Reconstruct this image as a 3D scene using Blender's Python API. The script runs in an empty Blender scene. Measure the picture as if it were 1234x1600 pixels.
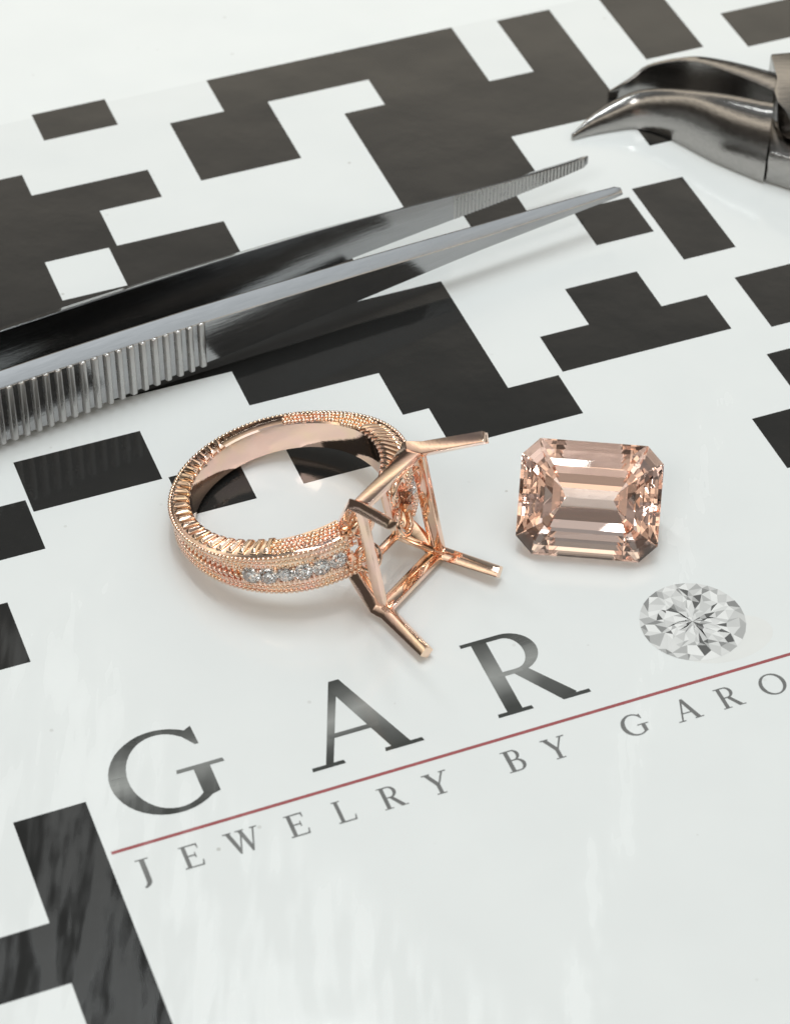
import bpy, bmesh, math, random
from mathutils import Vector, Matrix

random.seed(7)
S = 0.0011                      # one modelling unit is 1.1 mm; all positions below are in units
scene = bpy.context.scene
COL = scene.collection
V = Vector

# ------------------------------------------------------------------ camera
cam_d = bpy.data.cameras.new('camera')
cam = bpy.data.objects.new('camera', cam_d)
COL.objects.link(cam)
aw = V((0.00404624, 0.71610624, -0.69797957))
rw = V((0.9999832, 0.0, 0.00579699))
up = rw.cross(aw)
rot = Matrix((rw, up, -aw)).transposed()
cam.matrix_world = Matrix.Translation(V((-0.8395, -148.579, 144.818)) * S) @ rot.to_4x4()
cam_d.sensor_fit = 'HORIZONTAL'
cam_d.sensor_width = 36.0
cam_d.lens = 36.0 * 4153.265 / 1234.0
cam_d.clip_start = 0.005
cam_d.clip_end = 20.0
cam_d.dof.use_dof = True
cam_d.dof.focus_distance = 207.0 * S
cam_d.dof.aperture_fstop = 85.0
scene.camera = cam

# ------------------------------------------------------------------ room light
world = bpy.data.worlds.new('World')
scene.world = world
world.use_nodes = True
wn, wl = world.node_tree.nodes, world.node_tree.links
wn.clear()
w_out = wn.new('ShaderNodeOutputWorld')
w_bg = wn.new('ShaderNodeBackground')
w_tc = wn.new('ShaderNodeTexCoord')
w_sep = wn.new('ShaderNodeSeparateXYZ')
w_map = wn.new('ShaderNodeMapRange')
w_ramp = wn.new('ShaderNodeValToRGB')
w_map.inputs['From Min'].default_value = -1.0
w_map.inputs['From Max'].default_value = 1.0
wl.new(w_tc.outputs['Generated'], w_sep.inputs[0])
wl.new(w_sep.outputs['Z'], w_map.inputs['Value'])
wl.new(w_map.outputs[0], w_ramp.inputs[0])
cr = w_ramp.color_ramp
cr.elements[0].position = 0.45
cr.elements[0].color = (0.07, 0.064, 0.058, 1)
cr.elements[1].position = 1.0
cr.elements[1].color = (0.55, 0.58, 0.60, 1)
for pos, c in ((0.64, (0.07, 0.063, 0.055, 1)), (0.74, (0.85, 0.78, 0.67, 1)), (0.77, (1.6, 1.45, 1.2, 1)), (0.80, (0.85, 0.78, 0.68, 1)), (0.835, (0.24, 0.235, 0.22, 1)), (0.88, (0.14, 0.145, 0.145, 1)), (0.93, (0.26, 0.27, 0.275, 1))):
    e = cr.elements.new(pos)
    e.color = c
wl.new(w_ramp.outputs[0], w_bg.inputs['Color'])
w_bg.inputs['Strength'].default_value = 1.0
wl.new(w_bg.outputs[0], w_out.inputs['Surface'])


def area(name, loc, target, sx, sy, power, color):
    ld = bpy.data.lights.new(name, 'AREA')
    ld.shape = 'RECTANGLE'
    ld.size, ld.size_y = sx * S, sy * S
    ld.energy = power
    ld.color = color
    o = bpy.data.objects.new(name, ld)
    COL.objects.link(o)
    o.location = V(loc) * S
    o.rotation_euler = (V(target) - V(loc)).to_track_quat('-Z', 'Y').to_euler()
    return o


# a three tube bench lamp over the back of the bench and a softer ceiling panel
for k in (-1, 0, 1):
    area('bench_lamp_tube', (-10 + 62 * k, 100, 440), (0, 10, 0), 16, 260, 0.40, (0.94, 0.995, 1.0))
area('ceiling_panel', (310, -20, 640), (0, 0, 0), 560, 560, 1.0, (0.90, 0.97, 1.0))

area('room_lamp', (-190, -430, 520), (0, 0, 0), 240, 170, 0.9, (1.0, 0.985, 0.96))

scene.view_settings.view_transform = 'Standard'
scene.view_settings.look = 'None'
scene.view_settings.exposure = 0.0
scene.view_settings.gamma = 1.0
scene.render.engine = 'CYCLES'
cy = scene.cycles
cy.use_denoising = True
cy.max_bounces = 24
cy.transmission_bounces = 20
cy.glossy_bounces = 10
cy.diffuse_bounces = 5
cy.transparent_max_bounces = 16
cy.caustics_reflective = True
cy.caustics_refractive = True
cy.blur_glossy = 0.3
cy.sample_clamp_indirect = 12.0


# ------------------------------------------------------------------ materials
class NT:
    def __init__(self, name):
        self.m = bpy.data.materials.new(name)
        self.m.use_nodes = True
        self.n, self.l = self.m.node_tree.nodes, self.m.node_tree.links
        self.b = self.n['Principled BSDF']

    def new(self, t, **kw):
        x = self.n.new(t)
        for k, v in kw.items():
            setattr(x, k, v)
        return x

    def math(self, op, a, b=None):
        x = self.new('ShaderNodeMath', operation=op)
        for i, q in enumerate((a, b)):
            if q is None:
                continue
            if isinstance(q, (int, float)):
                x.inputs[i].default_value = q
            else:
                self.l.new(q, x.inputs[i])
        return x.outputs[0]

    def set(self, **kw):
        for k, v in kw.items():
            self.b.inputs[k.replace('_', ' ')].default_value = v


def pos_units(t):
    g = t.new('ShaderNodeNewGeometry')
    v = t.new('ShaderNodeVectorMath', operation='SCALE')
    v.inputs['Scale'].default_value = 1.0 / S
    t.l.new(g.outputs['Position'], v.inputs[0])
    return v.outputs[0]


def noise(t, vec, scale, detail=2.0, rough=0.5, stretch=None):
    if stretch:
        mp = t.new('ShaderNodeMapping')
        mp.inputs['Scale'].default_value = stretch
        t.l.new(vec, mp.inputs[0])
        vec = mp.outputs[0]
    n = t.new('ShaderNodeTexNoise')
    n.inputs['Scale'].default_value = scale
    n.inputs['Detail'].default_value = detail
    n.inputs['Roughness'].default_value = rough
    t.l.new(vec, n.inputs['Vector'])
    return n.outputs['Fac']


def film(t):
    """the glossy laminate film: gentle waviness and a few long creases, shared by every print on the mat"""
    p = pos_units(t)
    sep = t.new('ShaderNodeSeparateXYZ')
    t.l.new(p, sep.inputs[0])
    x, y = sep.outputs['X'], sep.outputs['Y']
    h = t.math('MULTIPLY', noise(t, p, 0.07, 2.0), 0.13)
    h = t.math('ADD', h, t.math('MULTIPLY', noise(t, p, 0.9, 3.0, 0.6), 0.006))
    wob = t.math('MULTIPLY', t.math('SUBTRACT', noise(t, p, 0.16, 3.0, 0.6), 0.5), 5.0)
    fade = noise(t, p, 0.45, 2.0, 0.6, (1.6, 0.3, 1))
    fade = t.math('MAXIMUM', t.math('MULTIPLY', t.math('SUBTRACT', fade, 0.36), 3.4), 0.0)
    scuff = None
    for (ax, ay), (bx, by), wdt, amp in (((27.1, 16), (14.0, -37), 1.3, 1.0), ((-21.5, -4), (-19.5, -34), 1.0, 0.8), ((-25.0, -7), (-21.0, -46), 1.5, 1.0)):
        sl = (bx - ax) / (by - ay)
        dx = t.math('SUBTRACT', t.math('SUBTRACT', x, t.math('MULTIPLY', y, sl)), ax - sl * ay)
        dx = t.math('DIVIDE', t.math('ADD', dx, wob), wdt)
        gs = t.math('POWER', 2.718, t.math('MULTIPLY', t.math('MULTIPLY', dx, dx), -1.0))
        on = t.math('MINIMUM', t.math('MAXIMUM', t.math('MULTIPLY', t.math('SUBTRACT', max(ay, by), y), 0.3), 0.0), amp)
        gs = t.math('MULTIPLY', t.math('MULTIPLY', gs, on), fade)
        scuff = gs if scuff is None else t.math('ADD', scuff, gs)
    # rubbed, marbled film in one corner of the sheet
    mp = t.new('ShaderNodeMapping')
    mp.inputs['Rotation'].default_value = (0, 0, math.radians(-21))
    mp.inputs['Scale'].default_value = (1.0, 0.16, 1.0)
    t.l.new(p, mp.inputs[0])
    mb = noise(t, mp.outputs[0], 0.6, 2.5, 0.55)
    mb = t.math('MAXIMUM', t.math('MULTIPLY', t.math('SUBTRACT', mb, 0.44), 4.0), 0.0)
    reg = t.math('MINIMUM', t.math('MAXIMUM', t.math('MULTIPLY', t.math('SUBTRACT', t.math('MULTIPLY', t.math('ADD', x, y), -1.0), 36.0), 0.15), 0.0), 1.0)
    scuff = t.math('MINIMUM', t.math('ADD', scuff, t.math('MULTIPLY', mb, reg)), 1.0)
    h = t.math('ADD', h, t.math('MULTIPLY', scuff, 0.006))
    t.l.new(t.math('ADD', t.math('MULTIPLY', scuff, 0.36), 0.10), t.b.inputs['Coat Roughness'])
    bp = t.new('ShaderNodeBump')
    bp.inputs['Strength'].default_value = 1.0
    bp.inputs['Distance'].default_value = S
    t.l.new(h, bp.inputs['Height'])
    t.l.new(bp.outputs[0], t.b.inputs['Coat Normal'])
    t.set(Roughness=0.6, Specular_IOR_Level=0.0, Coat_Weight=1.0, Coat_IOR=1.5)
    return p


def mat_print(name, col, var=0.04):
    t = NT(name)
    p = film(t)
    f = noise(t, p, 0.5, 4.0, 0.6)
    mx = t.new('ShaderNodeMix', data_type='RGBA')
    mx.inputs[6].default_value = tuple(c * (1 - var) for c in col) + (1,)
    mx.inputs[7].default_value = tuple(min(1, c * (1 + var)) for c in col) + (1,)
    t.l.new(f, mx.inputs[0])
    t.l.new(mx.outputs[2], t.b.inputs['Base Color'])
    return t.m


def mat_paper(name, k):
    t = NT(name)
    p = film(t)
    f = noise(t, p, 0.12, 3.0, 0.55)
    mx = t.new('ShaderNodeMix', data_type='RGBA')
    mx.inputs[6].default_value = (0.725 * k, 0.75 * k, 0.752 * k, 1)
    mx.inputs[7].default_value = (0.775 * k, 0.80 * k, 0.80 * k, 1)
    t.l.new(f, mx.inputs[0])
    # sparse dust specks and scuffs
    vo = t.new('ShaderNodeTexVoronoi')
    vo.inputs['Scale'].default_value = 0.33
    t.l.new(p, vo.inputs['Vector'])
    sp = t.math('LESS_THAN', vo.outputs['Distance'], 0.05)
    sepc = t.new('ShaderNodeSeparateColor')
    t.l.new(vo.outputs['Color'], sepc.inputs[0])
    sp = t.math('MULTIPLY', sp, t.math('GREATER_THAN', sepc.outputs[0], 0.55))
    sp = t.math('MULTIPLY', sp, t.math('MULTIPLY', sepc.outputs[1], 0.45))
    m2 = t.new('ShaderNodeMix', data_type='RGBA')
    t.l.new(sp, m2.inputs[0])
    t.l.new(mx.outputs[2], m2.inputs[6])
    m2.inputs[7].default_value = (0.28, 0.26, 0.22, 1)
    t.l.new(m2.outputs[2], t.b.inputs['Base Color'])
    return t.m


def mat_letter():
    t = NT('silver_gradient_print')
    film(t)
    tc = t.new('ShaderNodeTexCoord')
    sp = t.new('ShaderNodeSeparateXYZ')
    t.l.new(tc.outputs['Generated'], sp.inputs[0])
    nz = noise(t, tc.outputs['Generated'], 2.3, 2.0)
    v = t.math('ADD', sp.outputs['Y'], t.math('MULTIPLY', t.math('SUBTRACT', nz, 0.5), 0.35))
    rp = t.new('ShaderNodeValToRGB')
    e = rp.color_ramp.elements
    e[0].position, e[0].color = 0.05, (0.055, 0.058, 0.055, 1)
    e[1].position, e[1].color = 0.97, (0.06, 0.063, 0.06, 1)
    for q, c in ((0.25, 0.10), (0.55, 0.29), (0.8, 0.12)):
        w = rp.color_ramp.elements.new(q)
        w.color = (c * 0.97, c, c * 0.97, 1)
    t.l.new(v, rp.inputs[0])
    t.l.new(rp.outputs[0], t.b.inputs['Base Color'])
    return t.m


def mat_gold(name, col, rough):
    t = NT(name)
    p = pos_units(t)
    f = t.math('MINIMUM', t.math('MAXIMUM', t.math('MULTIPLY', t.math('SUBTRACT', noise(t, p, 0.45, 3.0), 0.38), 4.0), 0.0), 1.0)
    mx = t.new('ShaderNodeMix', data_type='RGBA')
    mx.inputs[6].default_value = (col[0], col[1] * 0.955, col[2] * 1.02, 1)
    mx.inputs[7].default_value = (col[0] * 0.99, col[1] * 1.0, col[2] * 0.945, 1)
    t.l.new(f, mx.inputs[0])
    t.l.new(mx.outputs[2], t.b.inputs['Base Color'])
    r = t.math('ADD', t.math('MULTIPLY', noise(t, p, 3.0, 4.0), rough), rough * 0.5)
    t.l.new(r, t.b.inputs['Roughness'])
    bp = t.new('ShaderNodeBump')
    bp.inputs['Strength'].default_value = 0.10
    bp.inputs['Distance'].default_value = 0.05 * S
    sc = noise(t, p, 6.0, 3.0, 0.6, (0.25, 1.0, 2.6))
    t.l.new(t.math('ADD', noise(t, p, 2.2, 2.0), t.math('MULTIPLY', sc, 0.35)), bp.inputs['Height'])
    t.l.new(bp.outputs[0], t.b.inputs['Normal'])
    t.set(Metallic=1.0)
    return t.m


def mat_steel(name, col, rough, stretch=(1, 1, 1), bump=0.02):
    t = NT(name)
    tc = t.new('ShaderNodeTexCoord')
    v = t.new('ShaderNodeVectorMath', operation='SCALE')
    v.inputs['Scale'].default_value = 1.0 / S
    t.l.new(tc.outputs['Object'], v.inputs[0])
    f = noise(t, v.outputs[0], 1.2, 5.0, 0.65, stretch)
    mx = t.new('ShaderNodeMix', data_type='RGBA')
    mx.inputs[6].default_value = tuple(c * 0.8 for c in col) + (1,)
    mx.inputs[7].default_value = tuple(min(1, c * 1.15) for c in col) + (1,)
    t.l.new(f, mx.inputs[0])
    t.l.new(mx.outputs[2], t.b.inputs['Base Color'])
    t.l.new(t.math('ADD', t.math('MULTIPLY', f, rough), rough * 0.5), t.b.inputs['Roughness'])
    bp = t.new('ShaderNodeBump')
    bp.inputs['Strength'].default_value = 0.6
    bp.inputs['Distance'].default_value = bump * S
    t.l.new(f, bp.inputs['Height'])
    t.l.new(bp.outputs[0], t.b.inputs['Normal'])
    t.set(Metallic=1.0)
    return t.m


def mat_gem(name, col, ior, dens=0.0, vcol=(1, 1, 1)):
    t = NT(name)
    t.set(Base_Color=col + (1,), Roughness=0.0, IOR=ior, Transmission_Weight=1.0)
    if dens:
        va = t.new('ShaderNodeVolumeAbsorption')
        va.inputs['Color'].default_value = vcol + (1,)
        va.inputs['Density'].default_value = dens
        t.l.new(va.outputs[0], t.n['Material Output'].inputs['Volume'])
    return t.m


M_PAPER = mat_paper('laminated_white_sheet', 1.03)
M_FIELD = mat_paper('laminated_printed_field', 0.975)
M_BLACK = mat_print('laminated_black_print', (0.018, 0.018, 0.0175), 0.15)
M_LETTER = mat_letter()
M_SMALL = mat_print('grey_text_print', (0.17, 0.172, 0.17), 0.15)
M_RED = mat_print('dull_red_print', (0.34, 0.10, 0.105), 0.2)
GREYS = [mat_print('diamond_print_grey', (g, g * 1.01, g * 1.005), 0.08) for g in (0.12, 0.26, 0.42, 0.56, 0.66, 0.76)]
M_SHADE = mat_print('pale_grey_print', (0.725, 0.735, 0.725), 0.04)
M_GOLD = mat_gold('rose_gold_polished', (0.94, 0.705, 0.565), 0.05)
M_GOLD_ROUGH = mat_gold('rose_gold_textured', (0.94, 0.70, 0.54), 0.10)
M_STONE = mat_gem('peach_gemstone', (1.0, 0.95, 0.925), 1.58, 50.0, (1.0, 0.62, 0.43))
M_DIA = mat_gem('clear_diamond', (1, 1, 1), 2.4)
M_STEEL = mat_steel('satin_tweezer_steel', (0.385, 0.385, 0.39), 0.15, (0.25, 3, 3), 0.02)
M_RIDGE = mat_steel('grip_ridge_steel', (0.50, 0.49, 0.48), 0.3)
M_PLIER = mat_steel('worn_plier_steel', (0.40, 0.385, 0.37), 0.17, (0.3, 2.5, 2.5), 0.03)


# ------------------------------------------------------------------ mesh helpers
def link(name, me, mats, parent=None, loc=None, mw=None):
    o = bpy.data.objects.new(name, me)
    COL.objects.link(o)
    if not isinstance(mats, (list, tuple)):
        mats = [mats]
    if len(me.materials) == 0:
        for m in mats:
            me.materials.append(m)
    if parent:
        o.parent = parent
    if mw is not None:
        o.matrix_local = mw
    elif loc is not None:
        o.location = V(loc) * S
    return o


def mesh(name, verts, faces, smooth=None, idx=None):
    me = bpy.data.meshes.new(name)
    me.from_pydata([tuple(V(v) * S) for v in verts], [], faces)
    if idx:
        me.polygons.foreach_set('material_index', idx)
    if smooth is not None:
        me.polygons.foreach_set('use_smooth', [True] * len(me.polygons))
        me.set_sharp_from_angle(angle=math.radians(smooth))
    me.update()
    return me


def fix_normals(me):
    bm = bmesh.new()
    bm.from_mesh(me)
    bmesh.ops.recalc_face_normals(bm, faces=bm.faces)
    bm.to_mesh(me)
    bm.free()
    me.update()
    return me


def bevel(me, width, seg=2, smooth=40, angle=25):
    bm = bmesh.new()
    bm.from_mesh(me)
    bmesh.ops.recalc_face_normals(bm, faces=bm.faces)
    es = [e for e in bm.edges if len(e.link_faces) == 2 and e.calc_face_angle(0) > math.radians(angle)]
    bmesh.ops.bevel(bm, geom=es, offset=width * S, segments=seg, profile=0.6, affect='EDGES', clamp_overlap=True)
    bm.to_mesh(me)
    bm.free()
    me.polygons.foreach_set('use_smooth', [True] * len(me.polygons))
    me.set_sharp_from_angle(angle=math.radians(smooth))
    me.update()
    return me


def loft(rings, closed=False):
    """rings: list of equal-length point loops -> verts, faces with caps"""
    n = len(rings[0])
    vs = [p for r in rings for p in r]
    fs = []
    m = len(rings)
    for i in range(m if closed else m - 1):
        a, b = i * n, ((i + 1) % m) * n
        for j in range(n):
            k = (j + 1) % n
            fs.append((a + j, a + k, b + k, b + j))
    if not closed:
        fs.append(tuple(range(n))[::-1])
        fs.append(tuple((m - 1) * n + j for j in range(n)))
    return vs, fs


def tag(o, label, cat, group=None):
    o['label'] = label
    o['category'] = cat
    if group:
        o['group'] = group
    return o


def empty(name, mw):
    o = bpy.data.objects.new(name, None)
    o.empty_display_size = 0.005
    COL.objects.link(o)
    o.matrix_world = mw
    return o


# ------------------------------------------------------------------ the mat and its print
U = V((0.93232507, 0.36162129, 0))
W = V((0.36162129, -0.93232507, 0))
ORG = V((14.98173, 27.57293, 0))


def g2w(u, v, z=0.0):
    p = ORG + U * (5.0 * u) + W * (5.0 * v)
    return V((p.x, p.y, z))


mat_corners = [(-46, -40), (40, -40), (40, 44), (-46, 44)]
top = [g2w(*c, 0.0) for c in mat_corners]
bot = [g2w(*c, -1.2) for c in mat_corners]
vs, fs = loft([bot, top])
work_mat = link('work_mat', fix_normals(mesh('work_mat', vs, fs)), M_PAPER)
work_mat['kind'] = 'structure'

ZP = 0.012                     # height of a print above the sheet
vs = [g2w(-44, 40, 0.004), g2w(38, 40, 0.004), g2w(38, -8.0, 0.004), g2w(-44, -8.0, 0.004)]
link('printed_field', mesh('printed_field', vs, [(0, 1, 2, 3)]), M_FIELD, work_mat)


def block(rects):
    """one printed dark shape made of abutting rectangles"""
    vs, fs = [], []
    for u0, v0, u1, v1 in rects:
        b = len(vs)
        vs += [g2w(u0, v1, ZP), g2w(u1, v1, ZP), g2w(u1, v0, ZP), g2w(u0, v0, ZP)]
        fs.append((b, b + 1, b + 2, b + 3))
    link('printed_block', mesh('printed_block', vs, fs), M_BLACK, work_mat)


for shape in (
    # a free arrangement of dark blocks, loosely in the places where the sheet is dark
    [(-3.9, -8.0, 1.05, -6.95), (-4.95, -6.95, -3.05, -5.1), (-1.05, -6.95, 1.05, -6.1)],
    [(-1.85, -6.1, 0.75, -2.85), (0.75, -6.1, 3.05, -4.35), (1.95, -7.9, 3.05, -6.1)],
    [(4.1, -10.4, 5.3, -5.7)],
    [(6.3, -9.2, 10.5, -7.25)],
    [(-7.25, -8.1, -5.85, -7.25)],
    [(-9.9, -6.4, -7.9, -4.9), (-7.9, -5.75, -5.75, -4.9)],
    [(-9.9, -4.9, -8.2, -2.75), (-8.2, -4.9, -6.9, -3.85)],
    [(-7.05, -3.85, -4.95, -2.75), (-10.1, -2.75, -6.1, 0.0), (-6.1, -2.75, -5.2, -1.0), (-5.2, -2.3, -3.2, -1.2)],
    [(-13.5, -3.6, -10.1, -1.1)],
    [(-13.5, -7.2, -9.9, -4.9)],
    [(5.6, -2.0, 7.6, 0.6)],
    [(6.1, -6.6, 8.2, -5.4)],
    [(-6.1, -0.95, -2.0, 0.9), (-3.85, 0.9, -2.0, 2.0), (-3.4, 2.0, -1.1, 3.0)],
    [(-0.95, -2.85, 0.15, -1.85)],
    [(0.9, -1.95, 2.0, -0.9)],
    [(2.15, -2.15, 3.15, 0.0)],
    [(3.0, -4.35, 4.1, -3.2)],
    [(4.9, -4.1, 6.6, -2.5)],
    [(-1.0, 1.0, 2.1, 1.95), (-0.1, 0.0, 1.25, 1.0)],
    [(2.75, 0.75, 5.0, 2.15)],
    [(2.35, 2.75, 4.2, 4.1), (1.4, 4.1, 3.6, 5.35)],
    [(-10.05, 0.85, -7.95, 2.05)],
    [(-7.85, 2.05, -6.7, 3.0)],
    [(-5.9, 2.05, -4.6, 2.95)],
    [(-12.6, 1.75, -10.1, 2.9)],
    [(-13.4, -0.4, -11.6, 1.0)],
    [(-13.2, 3.8, -10.95, 5.1)],
    [(-12.0, 7.95, -10.95, 16.5), (-14.6, 9.8, -12.0, 10.85)],
):
    block(shape)


# lettering: serif capitals from straight strokes and swelling arcs, cap height 1
def arc(cx, cy, ro, ri, a0, a1, n=18, ox=0.0, oy=0.0):
    out, inn = [], []
    for k in range(n + 1):
        a = math.radians(a0 + (a1 - a0) * k / n)
        out.append((cx + ro[0] * math.cos(a), cy + ro[1] * math.sin(a)))
        inn.append((cx + ox + ri[0] * math.cos(a), cy + oy + ri[1] * math.sin(a)))
    return [[out[k], out[k + 1], inn[k + 1], inn[k]] for k in range(n)]


def rect(x0, y0, x1, y1):
    return [[(x0, y0), (x1, y0), (x1, y1), (x0, y1)]]


def serif(x, y, w, h=0.045, up=True):
    s = 1 if up else -1
    return [[(x - w, y), (x + w, y), (x + w * 0.96, y + s * h), (x - w * 0.96, y + s * h)]]


def glyph(ch):
    """polygons, nominal width"""
    q = []
    if ch == 'G':
        q += arc(0.54, 0.5, (0.54, 0.515), (0.385, 0.455), 52, 308, 30, 0.02)
        q += [[(0.855, 0.92), (0.80, 0.86), (0.90, 0.72), (0.935, 0.72), (0.925, 0.955)]]
        q += [[(0.79, 0.12), (0.79, 0.43), (0.95, 0.43), (0.95, 0.11), (0.87, 0.09)]]
        q += serif(0.86, 0.43, 0.235)
        return q, 1.07
    if ch == 'A':
        q += [[(0.115, 0.0), (0.19, 0.0), (0.545, 0.93), (0.50, 1.03)]]
        q += [[(0.785, 0.0), (0.975, 0.0), (0.60, 1.03), (0.50, 1.03), (0.47, 0.93)]]
        q += rect(0.27, 0.33, 0.76, 0.385)
        q += serif(0.15, 0.0, 0.16) + serif(0.89, 0.0, 0.19)
        return q, 1.08
    if ch in 'RBP':
        q += rect(0.10, 0.0, 0.265, 1.0)
        q += serif(0.18, 0.0, 0.19) + [[(-0.01, 1.0), (-0.01, 0.955), (0.28, 0.955), (0.28, 1.0)]]
        if ch == 'R':
            q += [[(0.2, 1.0), (0.2, 0.945), (0.43, 0.945), (0.43, 1.0)], [(0.2, 0.53), (0.2, 0.475), (0.43, 0.475), (0.43, 0.53)]]
            q += arc(0.42, 0.7375, (0.31, 0.2625), (0.165, 0.2075), -90, 90, 16)
            q += [[(0.36, 0.49), (0.53, 0.50), (0.865, 0.06), (0.80, 0.0), (0.70, 0.0)]]
            q += serif(0.86, 0.0, 0.14)
            return q, 0.98
        q += [[(0.2, 1.0), (0.2, 0.945), (0.40, 0.945), (0.40, 1.0)], [(0.2, 0.56), (0.2, 0.505), (0.42, 0.505), (0.42, 0.56)],
              [(0.2, 0.055), (0.2, 0.0), (0.42, 0.0), (0.42, 0.055)]]
        q += arc(0.40, 0.76, (0.25, 0.24), (0.12, 0.19), -90, 90, 14)
        q += arc(0.42, 0.28, (0.31, 0.28), (0.17, 0.225), -90, 90, 14)
        return q, 0.74
    if ch == 'J':
        q += rect(0.16, 0.02, 0.30, 1.0) + serif(0.23, 1.0, 0.18, 0.05, False)
        q += arc(0.02, 0.02, (0.28, 0.30), (0.14, 0.24), -75, 0, 8)
        return q, 0.42
    if ch in 'EL':
        q += rect(0.10, 0.0, 0.25, 1.0) + serif(0.18, 1.0, 0.17, 0.05, False)
        q += rect(0.0, 0.0, 0.70, 0.06) + [[(0.64, 0.0), (0.72, 0.0), (0.76, 0.25), (0.72, 0.25)]]
        if ch == 'E':
            q += rect(0.2, 0.94, 0.68, 1.0) + [[(0.63, 1.0), (0.70, 1.0), (0.70, 0.78), (0.665, 0.78)]]
            q += rect(0.2, 0.49, 0.52, 0.55) + rect(0.50, 0.40, 0.545, 0.64)
        return q, 0.75
    if ch == 'W':
        q += [[(0.10, 1.0), (0.27, 1.0), (0.49, 0.22), (0.40, -0.02)], [(0.40, -0.02), (0.46, -0.02), (0.74, 0.9), (0.68, 0.95)],
              [(0.58, 1.0), (0.75, 1.0), (0.96, 0.22), (0.87, -0.02)], [(0.87, -0.02), (0.93, -0.02), (1.24, 1.0), (1.17, 1.0)]]
        for x in (0.17, 0.66, 1.20):
            q += serif(x, 1.0, 0.17 if x < 1 else 0.14, 0.05, False)
        return q, 1.34
    if ch == 'Y':
        q += rect(0.37, 0.0, 0.52, 0.48) + serif(0.445, 0.0, 0.19, 0.05)
        q += [[(0.06, 1.0), (0.24, 1.0), (0.52, 0.47), (0.37, 0.42)], [(0.46, 0.46), (0.52, 0.44), (0.83, 1.0), (0.75, 1.0)]]
        q += serif(0.15, 1.0, 0.16, 0.05, False) + serif(0.79, 1.0, 0.14, 0.05, False)
        return q, 0.92
    if ch == 'O':
        q += arc(0.53, 0.5, (0.53, 0.52), (0.38, 0.46), 0, 360, 36)
        return q, 1.06


def letter(ch, uc, vbase, h, wid, mat, name, z0=ZP):
    q, w0 = glyph(ch)
    xs = [p[0] for poly in q for p in poly]
    x0, x1 = min(xs), max(xs)
    sx = wid / (x1 - x0)
    o_at = g2w(uc - wid / 2, vbase, 0)
    vs, fs = [], []
    for k, poly in enumerate(q):
        ar = sum(poly[i][0] * poly[(i + 1) % len(poly)][1] - poly[(i + 1) % len(poly)][0] * poly[i][1] for i in range(len(poly)))
        if ar < 0:
            poly = poly[::-1]
        b = len(vs)
        vs += [(5 * (p[0] - x0) * sx, 5 * p[1] * h, z0 + 0.0025 * (k % 7)) for p in poly]
        fs.append(tuple(range(b, b + len(poly))))
    me = mesh(name, vs, fs)
    mw = Matrix.Translation(o_at * S) @ Matrix.Rotation(math.atan2(U.y, U.x), 4, 'Z')
    return link(name, me, mat, work_mat, mw=mw)


letter('G', -9.72, 8.585, 1.53, 1.66, M_LETTER, 'printed_letter')
letter('A', -6.94, 8.585, 1.50, 1.70, M_LETTER, 'printed_letter')
letter('R', -4.20, 8.585, 1.53, 1.46, M_LETTER, 'printed_letter')
for ch, uc, wd in (('J', -10.53, .19), ('E', -9.86, .29), ('W', -9.11, .50), ('E', -8.32, .29), ('L', -7.62, .28), ('R', -6.90, .36), ('Y', -6.21, .37),
                   ('B', -5.04, .29), ('Y', -4.38, .37), ('G', -3.15, .41), ('A', -2.33, .40), ('R', -1.63, .36), ('O', -0.93, .41)):
    letter(ch, uc, 9.60, 0.40, wd, M_SMALL, 'printed_letter')
vs = [g2w(-10.88, 8.985, ZP), g2w(1.5, 8.985, ZP), g2w(1.5, 8.93, ZP), g2w(-10.88, 8.93, ZP)]
link('printed_line', mesh('printed_line', vs, [(0, 1, 2, 3)]), M_RED, work_mat)


def printed_diamond():
    """a flat print of a round brilliant standing for the O: facets as flat grey shapes"""
    uc, vc, R = -1.47, 7.84, 0.80
    shade = [g2w(uc + 0.30 + 0.95 * R * math.cos(a), vc + 0.50 + 0.55 * R * math.sin(a), ZP * 0.6) for a in [-2 * math.pi * k / 40 for k in range(40)]]
    link('printed_shadow', mesh('printed_shadow', shade, [tuple(range(40))]), M_SHADE, work_mat)
    rnd = random.Random(11)
    radii = [0.0, 0.15, 0.32, 0.50, 0.68, 0.86, 1.0]
    cnt = 30
    vs, fs, idx = [], [], []
    ringv = []
    for i, r in enumerate(radii):
        row = []
        for k in range(cnt):
            a = 2 * math.pi * (k + 0.5 * (i % 2) + (rnd.uniform(-0.9, 0.9) if i < 3 else rnd.uniform(-0.45, 0.45) if i < 6 else 0)) / cnt
            rr = r if i in (0, 6) else r + rnd.uniform(-0.07, 0.07)
            row.append(len(vs))
            vs.append(g2w(uc + rr * R * math.cos(a), vc - rr * R * math.sin(a), ZP * 1.5))
        ringv.append(row)
    for i in range(1, len(radii)):
        for k in range(cnt):
            a, b = ringv[i - 1], ringv[i]
            k2 = (k + 1) % cnt
            sh = (lambda: rnd.choices(range(6), (9, 9, 14, 20, 26, 22) if i < 6 else (5, 10, 22, 26, 22, 15))[0])
            if i % 2:
                tri = [(a[k], b[k], a[k2]), (b[k], b[k2], a[k2])]
            else:
                tri = [(a[k], b[k], b[k2]), (a[k], b[k2], a[k2])]
            for t3 in tri:
                fs.append(t3)
                idx.append(sh())
    link('printed_diamond', mesh('printed_diamond', vs, fs, None, idx), GREYS, work_mat)


printed_diamond()

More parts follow.
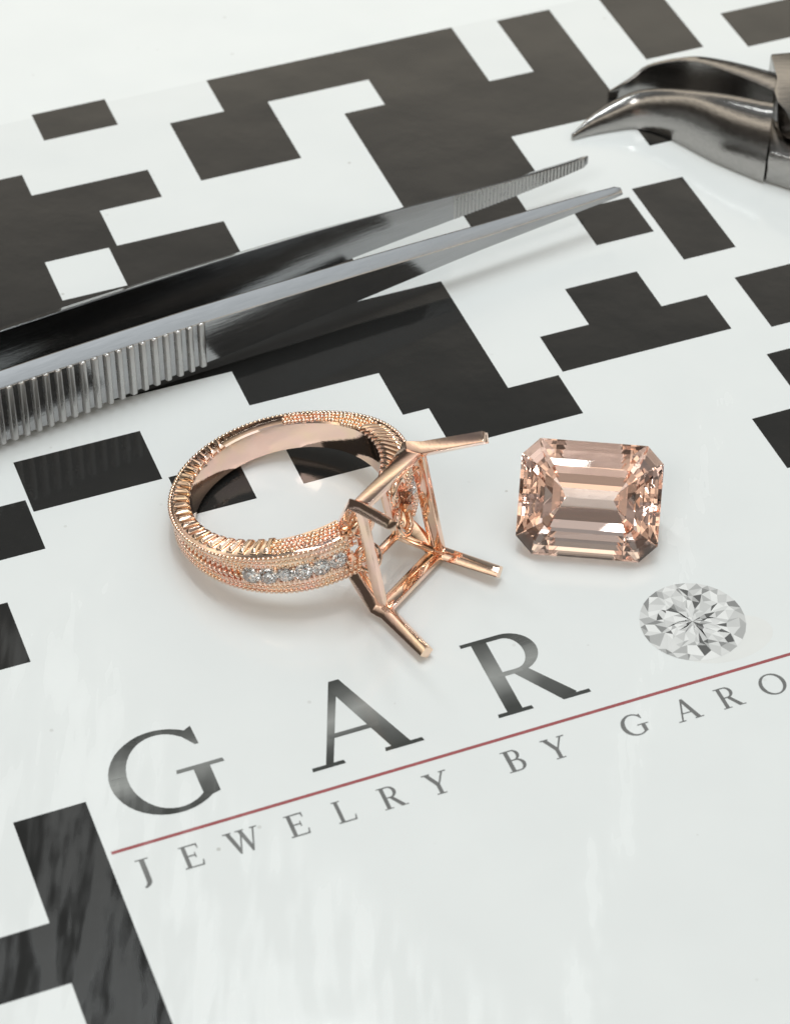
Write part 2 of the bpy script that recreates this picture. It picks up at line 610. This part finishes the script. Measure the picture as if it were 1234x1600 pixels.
# ------------------------------------------------------------------ the ring
rd = V((0.79962785, -0.56359019, 0.20727131))
rt = V((0.57340271, 0.819133, 0.01518081))
ra = V((-0.17833853, 0.10671094, 0.9781657))
ring_mw = Matrix.Translation(V((-8.238, -1.506, 3.26)) * S) @ Matrix((rd, rt, ra)).transposed().to_4x4()
ring = empty('engagement_ring', ring_mw)
tag(ring, 'rose gold ring with engraved band and empty four-prong setting lying on its side', 'ring')

RI = 7.47
PH0 = 21.0


def sst(a, b, x):
    x = max(0.0, min(1.0, (x - a) / (b - a)))
    return x * x * (3 - 2 * x)


def band_prof(deg):
    """outer radius and half width of the band at an angle measured from the head"""
    d = abs((deg + 180) % 360 - 180)
    k = sst(120, 35, d)
    return 9.02 + 0.75 * k, 1.28 + 0.62 * k


def pol(r, deg, z):
    a = math.radians(deg)
    return V((r * math.cos(a), r * math.sin(a), z))


rings_ = []
NB = 170
for i in range(NB + 1):
    deg = PH0 + (360 - 2 * PH0) * i / NB
    ro, w = band_prof(deg)
    dg = abs((deg + 180) % 360 - 180)
    gd = 0.22 + 0.55 * sst(75, 73.5, dg)
    sec = [(RI + 0.06, -w + 0.12), (RI, -w * 0.5), (RI, w * 0.5), (RI + 0.06, w - 0.12), (RI + 0.2, w), (ro - 0.28, w), (ro - 0.06, w - 0.10), (ro, w - 0.36),
           (ro, 0.66), (ro - gd, 0.60), (ro - gd, -0.60), (ro, -0.66), (ro, -w + 0.36), (ro - 0.06, -w + 0.10), (ro - 0.28, -w), (RI + 0.2, -w)]
    rings_.append([pol(r, deg, z) for r, z in sec])
vs, fs = loft(rings_)
band = link('band', fix_normals(mesh('band', vs, fs, 35)), M_GOLD, ring)


def ico(r, sub=1):
    bm = bmesh.new()
    bmesh.ops.create_icosphere(bm, subdivisions=sub, radius=r)
    v = [x.co.copy() for x in bm.verts]
    f = [tuple(q.index for q in p.verts) for p in bm.faces]
    bm.free()
    return v, f


BV, BF = ico(1.0, 1)


def beads(name, pts, parent, mat):
    vs, fs = [], []
    for p, r in pts:
        b = len(vs)
        vs += [p + v * r for v in BV]
        fs += [tuple(b + k for k in f) for f in BF]
    o = link(name, mesh(name, vs, fs, 80), mat, parent)
    o['kind'] = 'stuff'
    return o


# milgrain: rows of tiny beads along the edges of the outer face and over the shoulders
pts = []
step = 2.25
n = int((360 - 2 * PH0) / step)
for i in range(n + 1):
    deg = PH0 + 0.5 + step * i
    ro, w = band_prof(deg)
    for s in (-1, 1):
        pts.append((pol(ro - 0.01, deg, s * (w - 0.20)), 0.205))
        pts.append((pol(ro + 0.02, deg + 1.1, s * 0.78), 0.15))
    if w > 1.5:
        for s in (-1, 1):
            pts.append((pol(ro - 0.02, deg + 1.0, s * (0.29 + 0.5 * w)), 0.21))
    if 72 < deg < 128 or 302 < deg:
        for j, rr in enumerate((0.46, 0.86, 1.26, 1.66)):
            if rr < ro - RI - 0.1:
                pts.append((pol(ro - rr + random.uniform(-0.06, 0.06), deg + 1.1 * (j % 2), w + 0.02), random.uniform(0.15, 0.25)))
beads('milgrain', pts, band, M_GOLD_ROUGH)

# leaf shaped engraving on the upper rim, and twisted rope over the far shoulder
LEAF = mesh('rim_leaf', *(lambda a: (a[0], a[1]))(loft([
    [V((-0.42, -0.56, -0.12)), V((0.20, -0.56, -0.12)), V((0.46, 0.56, -0.12)), V((-0.16, 0.56, -0.12))],
    [V((-0.36, -0.50, 0.10)), V((0.12, -0.50, 0.10)), V((0.38, 0.50, 0.10)), V((-0.08, 0.50, 0.10))],
    [V((-0.20, -0.30, 0.24)), V((-0.02, -0.30, 0.24)), V((0.22, 0.30, 0.24)), V((0.06, 0.30, 0.24))]])))
LEAF = bevel(fix_normals(LEAF), 0.05, 2)
LEAF.materials.append(M_GOLD_ROUGH)


def leaf_at(name, deg, z, scale=(1, 1, 1), tilt=0.0, rr=None):
    ro, w = band_prof(deg)
    r0 = (RI + ro) / 2 - 0.05 if rr is None else rr
    p = pol(r0, deg, z * w)
    mw = Matrix.Translation(p * S) @ Matrix.Rotation(math.radians(deg - 90), 4, 'Z') @ Matrix.Rotation(tilt, 4, 'Z') @ Matrix.Diagonal((*scale, 1))
    return link(name, LEAF, M_GOLD_ROUGH, band, mw=mw)


deg = 168.0
while deg < 302:
    ro, w = band_prof(deg)
    leaf_at('rim_leaf', deg, 1.0, (1.04, (ro - RI - 0.05) / 1.2, 1.4), 0.0, (RI + ro) / 2 - 0.15)
    deg += 6.3
deg = PH0 + 3
while deg < 74:
    ro, w = band_prof(deg)
    leaf_at('rope_twist', deg, 1.0, (0.95, (ro - RI) / 1.0, 1.7), -0.65)
    deg += 4.6

# wheat engraving on the outer face between the accent stones and the back: two rows of slanted grains
vs, fs = [], []
EV, EF = ico(1.0, 1)
for i in range(66):
    deg = 76 + 210 * i / 65.0
    ro, w = band_prof(deg)
    for s in (-1, 1):
        c = pol(ro - 0.06, deg, s * 0.36)
        a = math.radians(deg)
        er, et = V((math.cos(a), math.sin(a), 0)), V((-math.sin(a), math.cos(a), 0))
        ln = (et * 0.55 + V((0, 0, s * 0.83))).normalized()
        cr_ = er.cross(ln)
        b = len(vs)
        vs += [c + ln * (v.x * 0.46) + cr_ * (v.y * 0.17) + er * (v.z * 0.17) for v in EV]
        fs += [tuple(b + k for k in f) for f in EF]
wheat = link('wheat_engraving', mesh('wheat_engraving', vs, fs, 80), M_GOLD_ROUGH, band)
wheat['kind'] = 'stuff'


# accent diamonds in the shoulders: small round brilliants
def brilliant(r):
    n = 8
    lv = [(0.55 * r, 0.30 * r, 0.5), (0.82 * r, 0.18 * r, 0.0), (r, 0.02 * r, 0.5), (r, -0.04 * r, 0.5), (0.5 * r, -0.48 * r, 0.0)]
    rings = [[V((rr * math.cos(2 * math.pi * (k + o) / n), rr * math.sin(2 * math.pi * (k + o) / n), z)) for k in range(n)] for rr, z, o in lv]
    vs = [p for q in rings for p in q]
    fs = [tuple(range(n))]
    for i in range(len(lv) - 1):
        for k in range(n):
            a, b, c, d = i * n + k, i * n + (k + 1) % n, (i + 1) * n + (k + 1) % n, (i + 1) * n + k
            fs += [(a, d, b), (b, d, c)]
    vs.append(V((0, 0, -0.86 * r)))
    L = len(vs) - 1
    for k in range(n):
        fs.append(((len(lv) - 1) * n + k, L, (len(lv) - 1) * n + (k + 1) % n))
    return fix_normals(mesh('accent_diamond', vs, fs))


DIA = brilliant(0.75)
DIA.materials.append(M_DIA)
prong_pts = []
for side in (1, -1):
    for i in range(6):
        d0 = 29.5 + 8.0 * i
        deg = d0 if side > 0 else 360 - d0
        ro, w = band_prof(deg)
        a = math.radians(deg)
        er, et = V((math.cos(a), math.sin(a), 0)), V((-math.sin(a), math.cos(a), 0))
        mw = Matrix.Translation(pol(ro + 0.04, deg, 0) * S) @ Matrix((et, V((0, 0, 1)), er)).transposed().to_4x4() @ Matrix.Rotation(random.uniform(-0.12, 0.12), 4, 'X') @ Matrix.Rotation(random.uniform(-0.12, 0.12), 4, 'Y') @ Matrix.Rotation(random.uniform(0, 0.8), 4, 'Z')
        link('accent_diamond', DIA, M_DIA, ring, mw=mw)
        for dd in (-4.0, 4.0):
            for z in (-0.5, 0.5):
                prong_pts.append((pol(ro + 0.06, deg + dd, z), 0.19))
beads('bead_prong', prong_pts, band, M_GOLD)

# the empty setting
HD = 10.717
LA, LB = 9.868 / 2, 7.302 / 2


def bar(name, path, wdir, wt, th, parent, mat, taper=1.0, bev=0.14):
    """a rectangular bar swept along a path; wdir is the direction of its width"""
    rings = []
    for i, p in enumerate(path):
        a = (path[i] - path[i - 1]).normalized() if i > 0 else None
        b = (path[i + 1] - path[i]).normalized() if i < len(path) - 1 else None
        t = ((a or b) + (b or a)).normalized()
        wd = (wdir - t * wdir.dot(t)).normalized()
        nd = t.cross(wd)
        k = 1.0 if i < len(path) - 1 else taper
        if a and b:
            m = 1.0 / max(0.6, math.sqrt((1 + a.dot(b)) / 2))
        else:
            m = 1.0
        rings.append([p + wd * (sx * wt * k / 2) + nd * (sy * th * k * m / 2) for sx, sy in ((-1, -1), (1, -1), (1, 1), (-1, 1))])
    vs, fs = loft(rings)
    return link(name, bevel(mesh(name, vs, fs), bev, 2, 50), mat, parent)


corners = {'1': (1, 1), '2': (1, -1), '3': (-1, -1), '4': (-1, 1)}      # (t sign, A sign)
splay = {'1': (5.25, 1.9, 1.4), '2': (5.2, 0.62, 0.74), '3': (5.2, 1.9, 0.9), '4': (4.9, 2.2, 1.5)}
Bp = {k: V((HD, st_ * LB, sa * LA)) for k, (st_, sa) in corners.items()}
for k, (st_, sa) in corners.items():
    b = Bp[k]
    dd, st2, sa2 = splay[k]
    tip = b + V((dd, st_ * st2, sa * sa2))
    foot = V((RI * math.cos(math.radians(PH0)) + 0.5, st_ * (RI + 0.8) * math.sin(math.radians(PH0)), sa * 1.15))
    wdir = V((0, st_ * 0.7, -sa * 0.7))
    bar('prong', [foot, b.lerp(foot, 0.45) + V((-0.15, st_ * 0.15, sa * 0.25)), b - V((0.55, 0, 0)), b + (tip - b) * 0.12, tip], wdir, 1.08 if k != '4' else 0.85, 0.98 if k != '4' else 0.8, ring, M_GOLD, 0.86, 0.11)
for a, b in (('1', '2'), ('2', '3'), ('3', '4'), ('4', '1')):
    A_, B_ = Bp[a], Bp[b]
    t = (B_ - A_).normalized()
    bar('gallery_rail', [A_ + t * 0.35, B_ - t * 0.35], V((1, 0, 0)), {'1': 1.25, '2': 1.35, '3': 0.78, '4': 1.25}[a], {'1': 0.5, '2': 0.42, '3': 0.55, '4': 0.55}[a], ring, M_GOLD, 1.0, 0.07)
low = [V((HD - 2.3, st_ * 1.9, sa * 2.7)) for st_, sa in ((1, 1), (1, -1), (-1, -1), (-1, 1))]
for i in range(4):
    bar('lower_rail', [low[i], low[(i + 1) % 4]], V((1, 0, 0)), 0.55, 0.5, ring, M_GOLD, 1.0, 0.1)
for (st_, sa), p in zip(((1, 1), (1, -1), (-1, -1), (-1, 1)), low):
    bar('gallery_strut', [p, V((HD - 0.3, st_ * (LB - 0.25), sa * (LA - 0.3)))], V((0.3, 0, 1)), 0.5, 0.5, ring, M_GOLD, 1.0, 0.1)


def tube(name, path, r, parent, mat, n=8):
    rings = []
    for i, p in enumerate(path):
        t = (path[min(i + 1, len(path) - 1)] - path[max(i - 1, 0)]).normalized()
        x = t.orthogonal().normalized() if i == 0 else (rings_x - t * rings_x.dot(t)).normalized()
        rings_x = x
        y = t.cross(x)
        k = 1.0 if 0 < i < len(path) - 1 else 0.6
        rings.append([p + (x * math.cos(2 * math.pi * q / n) + y * math.sin(2 * math.pi * q / n)) * r * k for q in range(n)])
    vs, fs = loft(rings)
    return link(name, fix_normals(mesh(name, vs, fs, 60)), mat, parent)


# scroll filigree between the band ends and the setting
for st_ in (1, -1):
    for sa, turn, cz in ((1, 1, 1.35), (-1, -1, -1.35)):
        path = []
        for k in range(26):
            a = k / 25.0 * 3.3 * math.pi
            r = 1.25 - 0.95 * k / 25.0
            path.append(V((8.9 + 0.55 * math.sin(a * 0.7), st_ * (2.2 + r * 0.9 * math.cos(a)), cz + turn * r * math.sin(a))))
        tube('filigree_scroll', path, 0.24, ring, M_GOLD_ROUGH)

# ------------------------------------------------------------------ the loose gemstone
TILT = math.radians(48.0)
DZ = math.radians(-6.0)


def emerald():
    W2, H2, C = 5.42, 4.45, 1.32

    def octo(i, z, ck=1.0):
        a, b = W2 - i * (1.0 if z > 0 else 0.86), H2 - i
        c = max(0.02, C * ck - 0.38 * i)
        return [V((-a + c, -b, z)), V((a - c, -b, z)), V((a, -b + c, z)), V((a, b - c, z)), V((a - c, b, z)), V((-a + c, b, z)), V((-a, b - c, z)), V((-a, -b + c, z))]
    levels = [octo(1.95, 1.72), octo(1.42, 1.46), octo(0.78, 1.02), octo(0.0, 0.22), octo(0.0, -0.12), octo(0.55, -0.95), octo(1.3, -2.0), octo(2.1, -2.98), octo(2.95, -3.924), octo(3.7, -4.58)]
    vs = [p for l in levels for p in l]
    fs = [tuple(range(8))]
    for i in range(len(levels) - 1):
        for k in range(8):
            k2 = (k + 1) % 8
            fs.append((i * 8 + k, (i + 1) * 8 + k, (i + 1) * 8 + k2, i * 8 + k2))
    n = len(vs)
    vs += [V((-1.85, 0, -5.14)), V((1.85, 0, -5.14))]
    l7 = (len(levels) - 1) * 8
    fs += [(l7 + 0, n, n + 1, l7 + 1), (l7 + 1, n + 1, l7 + 2), (l7 + 2, n + 1, l7 + 3), (l7 + 3, n + 1, l7 + 4), (l7 + 4, n + 1, n, l7 + 5),
           (l7 + 5, n, l7 + 6), (l7 + 6, n, l7 + 7), (l7 + 7, n, l7 + 0)]
    return vs, fs


vs, fs = emerald()
rm = Matrix.Rotation(DZ, 3, 'Z') @ Matrix.Rotation(TILT, 3, 'X')
zmin = min((rm @ v).z for v in vs)
me = fix_normals(mesh('gemstone', vs, fs))
stone = link('gemstone', me, M_STONE)
stone.matrix_world = Matrix.Translation(V((14.85, -2.45, -zmin + 0.02)) * S) @ rm.to_4x4()
tag(stone, 'loose peach pink emerald-cut gemstone lying beside the empty ring setting', 'gemstone')

# ------------------------------------------------------------------ the tweezers
tw_ang = math.atan2(29.3, 51.2)
tx = V((-math.cos(tw_ang), -math.sin(tw_ang), 0))      # from the tips backwards
ty = V((-math.sin(tw_ang), math.cos(tw_ang), 0))       # towards the far arm
tw_org = V((19.75, 36.15, 0))
tw_mw = Matrix.Translation(tw_org * S) @ Matrix((tx, -ty, V((0, 0, 1)))).transposed().to_4x4()
# local frame: x back from tips, y towards the viewer, z up
tweezers = empty('tweezers', tw_mw)
tag(tweezers, 'steel tweezers with ridged grips lying on edge across the printed mat', 'tweezers')
ZC = 3.55
PROF = [(0.0, 0.75, 0.45), (0.5, 1.05, 0.62), (3, 1.35, 0.75), (8, 1.9, 0.9), (14, 2.6, 1.0), (20, 3.4, 1.1), (27, 4.3, 1.2), (34, 5.1, 1.25), (41, 5.8, 1.3),
        (48, 6.35, 1.3), (55, 6.75, 1.3), (62, 7.0, 1.3), (72, 7.1, 1.3), (88, 7.1, 1.2), (104, 6.4, 1.2), (112, 5.2, 1.2), (116, 4.0, 1.2)]


def lerp_prof(x):
    for a, b in zip(PROF, PROF[1:]):
        if a[0] <= x <= b[0]:
            k = (x - a[0]) / (b[0] - a[0])
            return a[1] + (b[1] - a[1]) * k, a[2] + (b[2] - a[2]) * k
    return PROF[-1][1:]


def arm_off(x, side):
    """position of the outer face, measured from the near outer line towards the viewer"""
    if side > 0:
        return 0.0 if x < 70 else -2.6 * sst(70, 116, x)
    g = 5.75 + 1.1 * sst(0, 30, x) - 0.2 * sst(30, 60, x) + 0.25
    if x > 70:
        g += (5.2 - 6.9) * sst(70, 116, x)
    return -g


def arm(side):
    rings = []
    xs = [0.0, 0.25, 0.5, 1.5, 3, 5, 8, 11, 14, 17, 20, 24, 27, 30, 34, 38, 41, 44, 48, 52, 55, 58, 62, 67, 72, 80, 88, 96, 104, 110, 112, 114, 116]
    for x in xs:
        h, th = lerp_prof(x)
        y0 = arm_off(x, side)
        yi = y0 - side * th
        dr = min(0.62, h * 0.22)
        zt, zb = ZC + h / 2, ZC - h / 2
        sec = [(yi, zb), (yi, zt), (yi + side * 0.12, zt + 0.02), (y0 - side * 0.1, zt - dr), (y0, zt - dr - 0.12), (y0, zb + dr + 0.12), (y0 - side * 0.1, zb + dr), (yi + side * 0.12, zb - 0.02)]
        rings.append([V((x, y, z)) for y, z in sec])
    vs, fs = loft(rings)
    return link('arm', fix_normals(mesh('arm', vs, fs, 28)), M_STEEL, tweezers)


near_arm = arm(1)
far_arm = arm(-1)
# rear block that joins the two arms (beyond the edge of the picture)
h, th = lerp_prof(112)
vs, fs = loft([[V((x, y, z)) for y, z in ((-2.6, ZC - hh), (-5.3, ZC - hh), (-5.3, ZC + hh), (-2.6, ZC + hh))] for x, hh in ((106, 2.4), (116.5, 1.9))])
link('rear_joint', bevel(mesh('rear_joint', vs, fs), 0.3), M_STEEL, tweezers)

# ridges across the outer face of the near arm, one piece each
RB = loft([[V((-0.36, 0, -0.5)), V((-0.20, 0.30, -0.5)), V((0.14, 0.32, -0.5)), V((0.32, 0, -0.5))], [V((-0.36, 0, 0.5)), V((-0.20, 0.30, 0.5)), V((0.14, 0.32, 0.5)), V((0.32, 0, 0.5))]])
RIDGE = bevel(fix_normals(mesh('grip_ridge', *RB)), 0.06, 2)
RIDGE.materials.append(M_RIDGE)
x = 40.9
while x < 72:
    h, th = lerp_prof(x)
    hh = h - 2 * min(0.62, h * 0.22) + 0.05
    mw = Matrix.Translation(V((x, arm_off(x, 1) - 0.05, ZC)) * S) @ Matrix.Diagonal((random.uniform(1.02, 1.18), random.uniform(1.05, 1.3), hh, 1))
    link('grip_ridge', RIDGE, M_RIDGE, near_arm, mw=mw)
    x += 1.05

# fine serrations inside the tip of the far arm
vs, fs = [], []
x = 0.5
while x < 13.6:
    h, th = lerp_prof(x)
    y = arm_off(x, -1) + th
    z0, z1 = ZC - h / 2 + 0.06, ZC + h / 2 - 0.06
    b = len(vs)
    vs += [V((x, y - 0.02, z0)), V((x + 0.34, y - 0.02, z0)), V((x + 0.17, y + 0.15, z0)), V((x, y - 0.02, z1)), V((x + 0.34, y - 0.02, z1)), V((x + 0.17, y + 0.15, z1))]
    fs += [(b, b + 2, b + 5, b + 3), (b + 2, b + 1, b + 4, b + 5), (b, b + 1, b + 2), (b + 3, b + 5, b + 4)]
    x += 0.36
ser = link('tip_serration', fix_normals(mesh('tip_serration', vs, fs)), M_RIDGE, far_arm)
ser['kind'] = 'stuff'

# ------------------------------------------------------------------ the pliers
pliers = empty('bent_nose_pliers', Matrix.Translation(V((41, 45, 0)) * S))
tag(pliers, 'worn grey steel bent-nose pliers with slightly open tapering jaws', 'pliers')
PO = V((41, 45, 0))


def jaw(stations):
    """stations: inner edge xy, outer edge xy, height"""
    rings = []
    for (ix, iy), (ox, oy), h in stations:
        I, O = V((ix, iy, 0)) - PO, V((ox, oy, 0)) - PO
        zb = 0.12

        def at(k, z):
            q = I.lerp(O, k)
            return V((q.x, q.y, z))
        rings.append([at(0, zb), at(0, h * 0.55), at(0.0, h - 0.06), at(0.06, h), at(0.32, h), at(0.52, h * 0.94), at(0.76, h * 0.76), at(0.93, h * 0.48), at(1.0, h * 0.22), at(0.97, zb)])
    vs, fs = loft(rings)
    return link('jaw', fix_normals(mesh('jaw', vs, fs, 30)), M_PLIER, pliers)


def catmull(st, n=4):
    out = []
    for i in range(len(st) - 1):
        p = [st[max(i - 1, 0)], st[i], st[i + 1], st[min(i + 2, len(st) - 1)]]
        for k in range(n):
            t = k / n
            out.append([0.5 * ((2 * p[1][j]) + (-p[0][j] + p[2][j]) * t + (2 * p[0][j] - 5 * p[1][j] + 4 * p[2][j] - p[3][j]) * t * t + (-p[0][j] + 3 * p[1][j] - 3 * p[2][j] + p[3][j]) * t ** 3) for j in range(len(p[0]))])
    out.append(list(st[-1]))
    return out


near = [(16.05, 48.84, 16.2, 48.6, .6), (17.86, 50.32, 17.95, 49.35, 1.6), (20.39, 51.72, 20.5, 50.1, 2.6), (22.35, 52.05, 22.3, 50.3, 3.3), (25.24, 51.1, 24.9, 48.9, 4.2),
        (29.09, 48.6, 28.6, 45.4, 5.5), (33.6, 45.95, 32.9, 42.2, 6.3)]
far = [(19.87, 55.15, 19.75, 55.45, .9), (21.75, 55.3, 21.75, 56.2, 2.1), (23.31, 55.75, 23.3, 56.8, 3.2), (25.91, 55.25, 26.1, 56.9, 4.2), (27.9, 53.89, 28.6, 56.6, 5.0),
       (30.93, 50.76, 32.0, 55.2, 5.8), (34.3, 47.3, 36.0, 53.6, 6.3)]
jaw([((a, b), (c, d), h) for a, b, c, d, h in catmull(near)])
jaw([((a, b), (c, d), h) for a, b, c, d, h in catmull(far)])


def plate(name, outline, z0, z1, bev=0.3):
    vs, fs = loft([[V((x, y, z0)) - PO for x, y in outline], [V((x, y, z1)) - PO for x, y in outline]])
    return link(name, bevel(mesh(name, vs, fs), bev, 2, 40), M_PLIER, pliers)


# lap joint: upper plate belongs to the far jaw, lower plate to the near one
plate('joint_plate', [(34.0, 53.2), (34.2, 49.5), (33.75, 47.4), (33.9, 45.7), (34.6, 44.0), (36.0, 42.6), (39.5, 40.6), (44, 40.2), (48, 43), (49, 47), (47, 51), (43, 53.0), (38, 53.8)], 3.9, 6.5, 0.25)
plate('joint_plate', [(33.0, 46.5), (33.1, 42.4), (36, 40.8), (40, 39.2), (45, 39.0), (48.6, 41.5), (49.5, 46), (47, 50.5), (42, 52.0), (37, 51.5)], 0.14, 3.5, 0.25)
vs, fs = loft([[V((41.5 + r * math.cos(2 * math.pi * k / 24), 46.5 + r * math.sin(2 * math.pi * k / 24), z)) - PO for k in range(24)] for r, z in ((2.2, 6.3), (2.2, 6.75), (1.9, 6.95))])
link('rivet', fix_normals(mesh('rivet', vs, fs, 40)), M_PLIER, pliers)
for pth in ([(46, 43), (56, 38.5), (70, 34), (88, 32), (104, 33)], [(46, 49), (56, 54), (70, 58.5), (88, 60.5), (104, 59.5)]):
    rg = []
    for i, (x, y) in enumerate(pth):
        a = V(pth[max(i - 1, 0)])
        b = V(pth[min(i + 1, len(pth) - 1)])
        tdir = (b - a).normalized()
        nrm = V((-tdir.y, tdir.x))
        rg.append([V((x + nrm.x * 2.6 * math.cos(q), y + nrm.y * 2.6 * math.cos(q), 3.3 + 3.1 * math.sin(q))) - PO for q in [2 * math.pi * k / 12 for k in range(12)]])
    vs, fs = loft(rg)
    link('handle', fix_normals(mesh('handle', vs, fs, 50)), M_PLIER, pliers)
